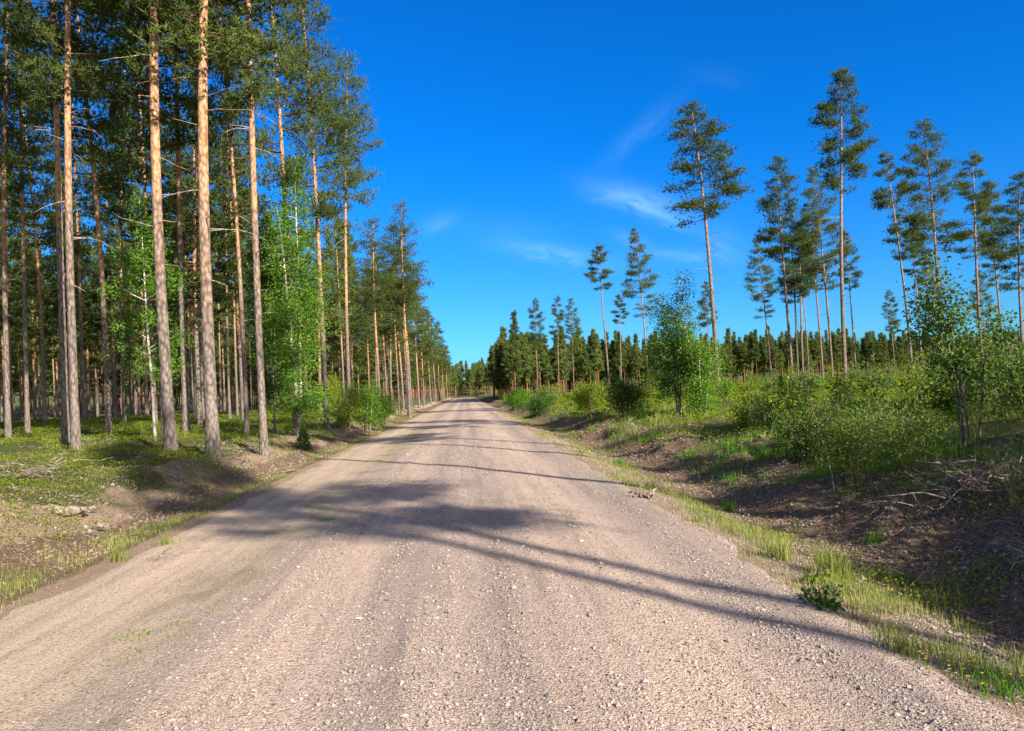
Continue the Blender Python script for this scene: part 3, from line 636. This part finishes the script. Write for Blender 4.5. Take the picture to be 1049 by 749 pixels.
def plant(name, seed, px, Z, H, CR, stems, nleaf, ls, wm, fm, label, cat, group=None, xy=None, **kw):
    x, y = at(px, Z) if xy is None else xy
    pr = Proto(name, *broadleaf(seed, H, CR, stems, nleaf, ls, **kw), [wm], [fm], H)
    pr.place(x, y, rt.uniform(0, 6.28), 1.0, label, cat, group, wname='stem', cname='foliage'); return pr

plant('birch_tree', 301, 158, 22, 7.4, 1.25, 1, 9000, .075, BIRCH_B, BIRCH_L, 'slim young birch with airy bright leaves left of the thick leaning pine', 'birch tree', base=.22, r_0=.05, nb=46, clump=.17)
plant('birch_tree', 302, 306, 27, 10.5, 1.5, 2, 22000, .085, BIRCH_B, BIRCH_L, 'tall dense birch with bright green leaves and white stem beside the left roadside', 'birch tree', base=.08, r_0=.085, spread=.06, droop=.25, nb=70, clump=.22)
plant('birch_tree', 303, 281, 29, 8.6, 1.4, 1, 12000, .085, BIRCH_B, DARK_L, 'darker green leafy birch just left of the tall dense birch', 'birch tree', base=.12, r_0=.06, nb=60, clump=.22)
plant('leafy_bush', 304, 372, 36, 2.7, 1.0, 5, 6000, .075, SHRUB_B, BIRCH_L, 'taller of the bright green bushes at the left roadside under the pines', 'bush', spread=.5, nb=16, clump=.16)
plant('leafy_bush', 305, 352, 34, 2.0, .8, 5, 4000, .07, SHRUB_B, HERB_L, 'lower yellow-green bush at the left roadside nearest the tall birch', 'bush', spread=.5, nb=14, clump=.15)
plant('leafy_bush', 306, 388, 42, 2.4, .9, 5, 4500, .08, SHRUB_B, BIRCH_L, 'last of the green bushes at the left roadside, towards the horizon', 'bush', spread=.5, nb=14, clump=.17)
plant('leafy_bush', 307, 333, 40, 2.6, 1.0, 4, 4000, .08, SHRUB_B, HERB_L, 'light green bush deeper among the pines behind the tall birch', 'bush', spread=.5, nb=14, clump=.18)
# right side
plant('birch_tree', 311, 694, 30, 5.9, 1.05, 3, 13000, .075, BIRCH_B, DARK_L, 'dark green topmost birch of the roadside clump on the right, thin white stems', 'birch tree', base=.18, r_0=.045, spread=.15, nb=34, clump=.2)
plant('birch_tree', 312, 716, 29, 3.7, .9, 4, 9000, .075, BIRCH_B, BIRCH_L, 'lower sunlit yellow-green birch leaning to the right of the dark one', 'birch tree', base=.06, r_0=.035, spread=.3, nb=26, clump=.2)
plant('birch_tree', 313, 672, 33, 3.6, .8, 3, 5000, .08, BIRCH_B, DARK_L, 'sparse young birch at the foot of the open-crowned pine', 'birch tree', base=.15, r_0=.03, spread=.2, nb=24, clump=.18)
plant('leafy_bush', 314, 642, 33, 1.8, .9, 6, 5500, .08, SHRUB_B, DARK_L, 'dark round bush left of the birch clump on the right', 'bush', spread=.6, nb=14, clump=.2)
plant('leafy_bush', 315, 606, 40, 1.6, 1.1, 6, 6000, .08, SHRUB_B, HERB_L, 'yellow-green low bush left of the dark round bush', 'bush', spread=.7, nb=12, clump=.2)
plant('leafy_bush', 316, 552, 52, 1.6, 1.2, 6, 4500, .10, SHRUB_B, DARK_L, 'dark bush under the three distant pines on the right', 'bush', spread=.7, nb=12, clump=.2)
plant('leafy_bush', 317, 527, 68, 2.3, 1.3, 5, 4500, .12, SHRUB_B, BIRCH_L, 'small bright bush nearest the road where it meets the far wood', 'bush', spread=.6, nb=12, clump=.25)
plant('willow_bush', 321, 872, 10.8, 1.35, .5, 11, 7500, .042, SHRUB_B, WILLOW_L, 'large grey-green willow bush on the ditch crest, nearest bush on the right', 'bush', spread=.95, r_0=.008, nb=14, clump=.11, asp=.5)
plant('willow_bush', 322, 915, 11.8, 1.05, .45, 8, 4200, .045, SHRUB_B, WILLOW_L, 'smaller willow bush tucked behind the right side of the large one', 'bush', spread=.9, r_0=.008, nb=13, clump=.11, asp=.5)
plant('leafy_bush', 323, 818, 13.4, 1.1, .55, 9, 6500, .045, SHRUB_B, DARK_L, 'dark shaded bush at the left side of the large willow bush', 'bush', spread=.8, r_0=.014, nb=13, clump=.12)
plant('aspen_sapling', 324, 993, 12.6, 3.25, .62, 5, 4000, .062, SHRUB_B, ASPEN_L, 'tall leafy sapling with several pale bare stems near the right edge', 'sapling', base=.40, r_0=.015, spread=.34, nb=17, clump=.13, asp=.8)
plant('leafy_bush', 325, 1056, 17.5, 1.7, .7, 6, 4500, .06, SHRUB_B, ASPEN_L, 'leafy bush cut by the right edge, behind the pale-stemmed sapling', 'bush', spread=.5, nb=16, clump=.15)
# bushes outside the view at the right whose shade falls over the ditch
for i, (x, y, H_) in enumerate([(7.6, 2.6, 2.9), (9.4, 5.4, 3.8), (12.0, 8.8, 4.6), (7.0, .8, 2.6), (9.0, 3.4, 3.4), (10.9, 6.8, 4.2)]):
    plant('leafy_bush', 330+i, 0, 0, H_, 1.3, 8, 8000, .09, SHRUB_B, DARK_L, 'leafy bush beyond the right edge of the view beside the ditch', 'bush', 'bushes beyond the right edge of the view', xy=(x, y), spread=.6, nb=16, clump=.2)

# repeated saplings all over the clearing
sap = [Proto('young_sapling', *broadleaf(350+i, H, cr, st, n, ls, base=.08, r_0=.012, spread=.35, nb=10, clump=.10), [SHRUB_B], [fm], H)
       for i, (H, cr, st, n, ls, fm) in enumerate([(1.2, .32, 4, 800, .07, HERB_L), (1.0, .4, 5, 900, .065, BIRCH_L), (1.5, .35, 3, 800, .075, ASPEN_L), (.9, .4, 5, 700, .065, WILLOW_L), (1.3, .3, 3, 700, .07, HERB_L)])]
n = 0
while n < 230:
    px = rt.uniform(500, 1060); u = rt.uniform(0, 1); Z = 1/(1/17+u*(1/120-1/17)) if n % 2 else rt.uniform(24, 120)
    x, y = at(px, Z)
    if x < 7.2 or (vnoise(x*.12, y*.12, 77) < .35): continue
    s = rt.uniform(.6, 1.25)*(1+Z*.004)
    lab = 'knee-high green sapling among the low plants of the clearing' if Z < 45 else 'small leafy sapling far back on the clearing'
    sap[rt.integers(0, 5)].place(x, y, rt.uniform(0, 6.28), s, lab, 'sapling', 'saplings near the road on the clearing' if Z < 45 else 'saplings far back on the clearing', wname='stem', cname='foliage'); n += 1
for i in range(34):   # low bushes along the crest of the right ditch, going away
    Z = 32+i*3.6+rt.uniform(-1, 1); x = 6.6+rt.uniform(0, 3.2)
    sap[rt.integers(0, 5)].place(x, Z, rt.uniform(0, 6.28), rt.uniform(.7, 1.5), 'low green bush in the line along the crest of the right ditch', 'sapling', 'low bushes lining the right ditch', wname='stem', cname='foliage')
# young spruces
def spruce(seed, H):
    rng = np.random.default_rng(seed); wood = MB(); z = np.linspace(0, H, 6); wood.add(*tube(np.stack([z*0, z*0, z], 1), .02*(1-z/H)+.004, 5), 0, True)
    n = 900; q = rng.uniform(0, 1, n)**1.3; L = (1-q)*H*.36*rng.uniform(.3, 1, n); a = np.round(rng.uniform(0, 6.28, n)*2.5)/2.5 + q*40
    P = np.stack([np.cos(a)*L, np.sin(a)*L, .05+q*H*.95-L*.1], 1); A = np.stack([np.cos(a), np.sin(a), 0*a+.3], 1)
    fol = MB(); fol.add(*blades(P, A, 8, .07, .012, rng, .5)); return wood, fol
for px, Z, H_, lb in [(309, 24, .9, 'tiny bright spruce at the foot of the tall dense birch'), (800, 24, 1.2, 'small spruce among low plants left of the dark shaded bush'), (655, 29, .9, 'low dark spruce at the foot of the roadside birch clump')]:
    x, y = at(px, Z); Proto('young_spruce', *spruce(int(px), H_), [BARK], [SPRUCE_L], H_).place(x, y, 0, 1.0, lb, 'spruce')

# ------------------------------------------------------------------ ground cover
rg = np.random.default_rng(17)
def scatter(n, x0, x1, y0, y1, p, fn):
    u = rg.uniform(0, 1, n); y = (y0**(1-p)+u*(y1**(1-p)-y0**(1-p)))**(1/(1-p)); x = rg.uniform(x0, x1, n)*1.0
    k = (rg.uniform(0, 1, n) < fn(x, y)) & (x/y > -.80) & (x/y < .92); return x[k], y[k]
def cover_leaves(x, y, per, hmax, size, rad, up=.6):
    n = len(x); x = np.repeat(x, per); y = np.repeat(y, per); s = 1+np.maximum(y-12, 0)*.045
    hm = np.repeat(np.broadcast_to(hmax, n), per)
    a = rg.uniform(0, 6.28, len(x)); r = rad*np.sqrt(rg.uniform(0, 1, len(x)))*np.sqrt(s); x = x+np.cos(a)*r; y = y+np.sin(a)*r
    P = np.stack([x, y, height(x, y)+hm*rg.uniform(.1, 1, len(x))], 1)
    return leaves(P, size*s, rg, up, .62)
# bilberry and moss carpet on the left
bank = lambda x, y:   .6*sstep(4.8, 5.4, -x)+.4*sstep(5.7, 6.9, -x+(fbm(x*.7, y*.7, 71, 3)-.5)*1.8)
x, y = scatter(44000, -34, -4.8, 6, 70, 1.4, lambda x, y: bank(x, y)*sstep(.30, .55, fbm(x*.55, y*.55, 72, 3)))
mb = MB(); mb.add(*cover_leaves(x, y, 16, .16, .027, .13)); tag(mb.build('bilberry_carpet', [BERRY_L]), 'yellow-green bilberry and moss carpet under the left pines', 'ground cover', kind='stuff')
x, y = scatter(7000, -30, -5.2, 5, 60, 1.5, lambda x, y: sstep(5.6, 6.8, -x)*sstep(.45, .6, fbm(x*.6, y*.6, 73, 3)))
mb = MB(); mb.add(*cover_leaves(x, y, 12, .12, .026, .12)); tag(mb.build('heather_patches', [HEATH_L]), 'brownish heather and dry twigs on the left bank', 'heather', kind='stuff')
# low plants of the clearing
crest = lambda x, y: sstep(5.2, 6.8, x+(fbm(x*.8, y*.8, 74, 3)-.5)*2.4)
x, y = scatter(52000, 5.2, 75, 6, 130, 1.35, lambda x, y: crest(x, y)*sstep(.22, .42, fbm(x*.5, y*.5, 75, 3)))
hm = .12+.6*fbm(x*.35, y*.35, 76, 3)*sstep(6, 12, x)
mb = MB(); mb.add(*cover_leaves(x, y, 12, hm, .038, .14, .3)); tag(mb.build('clearing_plants', [HERB_L]), 'low green plants covering the clearing right of the road', 'ground cover', kind='stuff')
x, y = scatter(7000, 3.6, 7.5, 5, 60, 1.5, lambda x, y: .06+.6*sstep(.52, .64, fbm(x*.9, y*.9, 91, 3)))
mb = MB(); mb.add(*cover_leaves(x, y, 11, .10, .026, .10)); tag(mb.build('bank_weeds', [HERB_L]), 'low weeds scattered over the earth of the right ditch bank', 'weeds', kind='stuff')
x, y = scatter(16000, -7.2, 7.4, 4, 40, 1.4, lambda x, y: ((x > 3.9) | (x < -5.0))*(.3+sstep(.4, .6, fbm(x*1.3, y*1.3, 92, 3))))
mb = MB(); mb.add(*cover_leaves(x, y, 7, .03, .022, .12, 2.0)); tag(mb.build('dry_litter', [LITTER]), 'brown dead leaves and bark bits littering both banks', 'litter', kind='stuff')
# grass
def gstuff(name, x, y, per, hgt, wd, rad, label, m=GRASS_L):
    n = len(x); x = np.repeat(x, per)+rg.normal(0, rad, n*per); y = np.repeat(y, per)+rg.normal(0, rad, n*per)
    s = 1+np.maximum(y-8, 0)*.07
    V, q, t_ = grass(np.stack([x, y, height(x, y)], 1), hgt, wd*s, rg); mb = MB(); mb.add(V, q); mb.f.append((t_, 0, False))
    tag(mb.build(name, [m]), label, 'grass', kind='stuff')
x, y = scatter(9000, 2.5, 4.0, 2.8, 80, 1.5, lambda x, y: np.exp(-((x-3.2-.2*np.sin(y*.8))/.42)**2)*(.05+.75*sstep(.50, .66, fbm(x*1.9, y*1.4, 81, 4))))
gstuff('verge_grass', x, y, 9, .11, .0038, .07, 'thin sunlit grass along the right verge of the road')
x, y = scatter(6000, -5.2, -4.0, 4.5, 80, 1.4, lambda x, y: np.exp(-((x+4.6)/.26)**2)*(.1+.9*sstep(.4, .65, fbm(x*1.6, y*1.0, 82, 4))))
gstuff('ditch_grass', x, y, 9, .08, .0038, .06, 'grass line along the foot of the left bank')
x, y = scatter(9000, 5.0, 40, 7, 90, 1.4, lambda x, y: crest(x, y)*.8*sstep(.46, .6, fbm(x*.5, y*.5, 83, 3)))
gstuff('meadow_grass', x, y, 16, .34, .007, .07, 'tall grass standing in patches among the plants of the clearing')
x, y = scatter(3500, -20, -5.2, 6, 40, 1.4, lambda x, y: sstep(5.4, 6.4, -x)*sstep(.52, .66, fbm(x*.5, y*.5, 84, 3)))
gstuff('forest_grass', x, y, 12, .14, .005, .06, 'sparse grass between the bilberries on the left bank')
x, y = scatter(1600, -3.0, -1.7, 3.5, 40, 1.5, lambda x, y: np.exp(-((x+2.35)/.22)**2)*sstep(.56, .68, fbm(x*.9, y*.5, 85, 3)))
gstuff('road_weeds', x, y, 9, .035, .004, .04, 'short sparse weeds on the sandy strip of the road')

x, y = scatter(5000, 4.4, 9, 6, 60, 1.5, lambda x, y: sstep(4.4, 5.4, x)*.9*sstep(.56, .66, fbm(x*.9, y*.7, 95, 4)))
gstuff('bank_grass', x, y, 16, .2, .0045, .07, 'fresh green grass clumps along the crest of the right ditch bank', FRESH)
# single tufts
def tuft(px, Z, hgt, nb_, label, m=GRASS_L, rad=.07, wd=.005, x=None, name='grass_tuft', cat='grass tuft'):
    X, Y = at(px, Z) if x is None else x
    P = np.stack([rg.normal(0, rad, nb_), rg.normal(0, rad, nb_), np.zeros(nb_)], 1); P[:, 2] = height(X+P[:, 0], Y+P[:, 1])-height(X, Y)-.01
    V, q, t_ = grass(P, hgt, wd, rg, .6); mb = MB(); mb.add(V, q); mb.f.append((t_, 0, False))
    o = mb.build(name, [m]); o.location = (X, Y, float(height(X, Y))); tag(o, label, cat, 'single grass tufts'); return o
for px, Z, hg, nb_, lb, m_ in [(842, 6.6, .34, 260, 'tall sunlit grass tuft at the verge where the ditch begins, right of the road', GRASS_L),
    (790, 7.2, .26, 240, 'bushy yellow-green tuft left of the tall sunlit verge tuft', GRASS_L), (905, 4.6, .17, 120, 'dry grass tuft at the road edge in the near right', GRASS_L),
    (950, 6.2, .24, 40, 'pale straw tuft alone in the dark ditch', GRASS_L), (886, 8.6, .17, 130, 'bright green tuft high on the dark ditch bank', FRESH),
    (738, 11.5, .22, 150, 'small fresh tuft on the earth mound left of the dark bank', FRESH), (1003, 4.0, .16, 120, 'grass tuft beside the yellow flowers at the bottom right', FRESH),
    (976, 5.6, .10, 60, 'little green tuft in the ditch behind the yellow flowers', FRESH), (707, 9.2, .13, 120, 'low tuft on the verge halfway up the road', GRASS_L),
    (662, 12.5, .22, 90, 'upright tuft standing at the ditch bottom ahead', GRASS_L), (632, 17, .3, 120, 'green tuft on the ditch bank near the round dark bush', FRESH), (806, 9.6, .24, 40, 'thin upright tuft on the dark bank', FRESH),
    (141, 5.6, .05, 60, 'tiny weed tuft alone on the sandy left part of the road', FRESH), (330, 10.3, .06, 120, 'small weed patch on the road at the shadow edge', FRESH), (118, 8.6, .2, 120, 'grass tuft at the foot of the left bank', GRASS_L),
    (165, 9.4, .16, 100, 'second grass tuft at the foot of the left bank', GRASS_L), (985, 9.2, .26, 150, 'grass growing through the brushwood pile', FRESH)]:
    tuft(px, Z, hg, nb_, lb, m_)
for px, Z, H_, nl, ls, lb, fm, sd in [(834, 5.6, .22, 260, .045, 'dark green broad-leaved weed at the verge beside the road', DARK_L, 501), (826, 6.3, .17, 190, .04, 'low leafy weed behind the dark green verge weed', HERB_L, 502)]:
    plant('verge_weed', sd, px, Z, H_, .12, 7, nl, ls, SHRUB_B, fm, lb, 'weed', base=.1, r_0=.003, spread=1.0, nb=5, clump=.025)
for px, Z, nl, lb in [(984, 4.15, 34, 'clump of small yellow flowers in the grass at the bottom right'), (897, 6.1, 12, 'few yellow flowers at the edge of the dark ditch')]:
    x, y = at(px, Z); r_ = empty('yellow_flowers', (x, y, float(height(x, y)))); tag(r_, lb, 'flowers')
    q = np.stack([rg.normal(0, .14, nl), rg.normal(0, .10, nl)], 1); gz = height(x+q[:, 0], y+q[:, 1])-height(x, y); hh = rg.uniform(.04, .10, nl)
    V, a_, c_ = grass(np.repeat(np.stack([q[:, 0], q[:, 1], gz], 1), 5, 0), .07, .003, rg); mb = MB(); mb.add(V, a_); mb.f.append((c_, 0, False)); mb.build('stalks', [FRESH], r_)
    for k in range(nl):
        mb = MB(); p_ = 7; a = np.arange(p_)*2*math.pi/p_; r1 = .009
        c0 = np.array([[0, 0, .002]]); inn = np.stack([np.cos(a)*r1, np.sin(a)*r1, .004+0*a], 1); mid_ = np.stack([np.cos(a+.45)*r1*.5, np.sin(a+.45)*r1*.5, .0+0*a], 1)
        ii = np.arange(p_); mb.add(np.concatenate([c0, inn, mid_]), np.concatenate([np.stack([0*ii, 1+p_+ii, 1+ii], 1), np.stack([0*ii, 1+ii, 1+p_+(ii-1) % p_], 1)]))
        o = mb.build('flower_head', [FLOWER], r_); o.location = (q[k, 0], q[k, 1], gz[k]+hh[k])

# ------------------------------------------------------------------ dead wood
def branchy(mb, p0, d, L, r_, rng, depth=0, k=5, sag=.3):
    n = 7; d = unit(np.asarray(d, float)); p = [np.asarray(p0, float)]
    for i in range(n-1): d = unit(d + rng.normal(0, .16, 3) + np.array([0, 0, -sag/n])); p.append(p[-1] + d*L/(n-1))
    p = np.array(p); mb.add(*tube(p, np.linspace(r_, r_*.3, n), k), 0, True)
    if depth < 2:
        for j in range(rng.integers(2, 5)):
            i = rng.integers(1, n-1); branchy(mb, p[i], d + rng.normal(0, .7, 3), L*rng.uniform(.3, .6), r_*.5, rng, depth+1, 4, sag)
def brush(px, Z, n, spread, L, r_, label, seed, name='brushwood_pile', cat='brushwood', tall=.25):
    rng = np.random.default_rng(seed); x, y = at(px, Z); mb = MB()
    for i in range(n):
        q = rng.normal(0, spread, 2); a = rng.uniform(0, 6.28)
        branchy(mb, (q[0], q[1], height(x+q[0], y+q[1])-height(x, y)+rng.uniform(0, tall)), (math.cos(a), math.sin(a), rng.uniform(-.1, .5)), L*rng.uniform(.5, 1.1), r_*rng.uniform(.5, 1.2), rng)
    o = mb.build(name, [DEADW]); o.location = (x, y, float(height(x, y))); return tag(o, label, cat)
brush(1000, 8.6, 42, .34, .7, .010, 'tangled heap of grey dead twigs on the crest at the right edge', 401, tall=.35)
brush(985, 8.9, 60, .26, .42, .0045, 'dense tangle of fine pale roots on the crest below the leafy sapling', 411, 'root_heap', 'root heap', .32)
brush(1040, 10.8, 20, .5, .7, .008, 'dry fallen boughs above the twig heap at the right edge', 402)
brush(905, 10.2, 9, .4, .5, .006, 'dead sticks lying at the foot of the large willow bush', 403, tall=.1)
brush(1040, 6.6, 7, .18, .5, .008, 'small grey root sticking out of the dark bank at the right edge', 404, 'dead_branch', 'branch', .1)
brush(905, 6.7, 8, .16, .4, .006, 'thin dead twigs in the ditch behind the verge weeds', 405, 'dead_branch', 'branch', .06)
brush(18, 12.6, 26, .3, .55, .012, 'heap of pulled-up roots and brown litter at the far left', 406, 'root_heap', 'root heap', .25)
brush(25, 15.5, 5, .3, 1.6, .012, 'dead curved branches arching over the moss at the far left', 407, 'dead_branch', 'branch', .4)
brush(205, 13.0, 7, .3, .6, .008, 'dark fallen twigs on the bank near the road', 408, 'dead_branch', 'branch', .05)
brush(165, 8.6, 6, .25, .5, .006, 'dead twigs in the ditch at the foot of the left bank', 409, 'dead_branch', 'branch', .05)
brush(255, 18.5, 4, .5, 1.0, .02, 'fallen bough lying at the foot of the pine nearest the road', 410, 'dead_branch', 'branch', .05)
def stump(px, Z, label, seed, sc=1.0):
    rng = np.random.default_rng(seed); x, y = at(px, Z); mb = MB()
    for i in range(6):
        a = rng.uniform(-.8, .8)+(math.pi if i % 2 else 0); L = rng.uniform(.22, .42)*sc; s = np.linspace(0, 1, 8)[:, None]
        d = np.array([[math.cos(a), math.sin(a), rng.uniform(-.05, .4)]]); p = rng.normal(0, .07*sc, (1, 3))*[1, 1, .3] + [[0, 0, .04]] + d*s*L + rng.normal(0, .012, (8, 3))
        V, f_ = tube(p, .055*sc*np.array([.5, .9, 1, .85, .8, .6, .35, .05])*rng.uniform(.6, 1.1), 7); V += rng.normal(0, .007, V.shape); mb.add(V, f_, 0, False)
    o = mb.build('wood_stump', [DEADW]); o.location = (x, y, float(height(x, y))); tag(o, label, 'stump')
stump(72, 11.0, 'pale weathered stump splinter lying on the left bank', 421, 1.15)
stump(95, 10.6, 'bleached flat root piece just right of the weathered stump', 422, .7)
stump(655, 11.2, 'light broken root lying at the ditch bottom ahead', 423, .6)
# litter sticks
n = 7000; y = (5**-.4+rg.uniform(0, 1, n)*(45**-.4-5**-.4))**(-1/.4); x = np.where(rg.uniform(0, 1, n) < .55, rg.uniform(3.6, 9, n), -rg.uniform(4.9, 12, n))
mb = MB(); a = rg.uniform(0, 6.28, n); L = rg.uniform(.03, .13, n)*(1+.02*y); w_ = .0018*(1+.06*y)
dx, dy = np.cos(a)*L, np.sin(a)*L; A_ = np.stack([x, y, height(x, y)+.012], 1); B_ = np.stack([x+dx, y+dy, height(x+dx, y+dy)+.015+rg.uniform(0, .03, n)], 1)
s_ = np.stack([-np.sin(a), np.cos(a), 0*a], 1)*w_[:, None]; up_ = np.array([[0, 0, 1.]])*w_[:, None]*1.4
V = np.stack([A_-s_, A_+s_, A_+up_, B_-s_*.6, B_+s_*.6, B_+up_*.6], 1).reshape(-1, 3); i = np.arange(n)[:, None]*6
mb.add(V, np.concatenate([i+[[0, 1, 4, 3]], i+[[1, 2, 5, 4]], i+[[2, 0, 3, 5]]])); tag(mb.build('twig_litter', [DEADW]), 'small dry twigs strewn over the banks', 'twigs', kind='stuff')
print('objects', len(bpy.data.objects), 'tris', sum(len(m.polygons) for m in bpy.data.meshes))
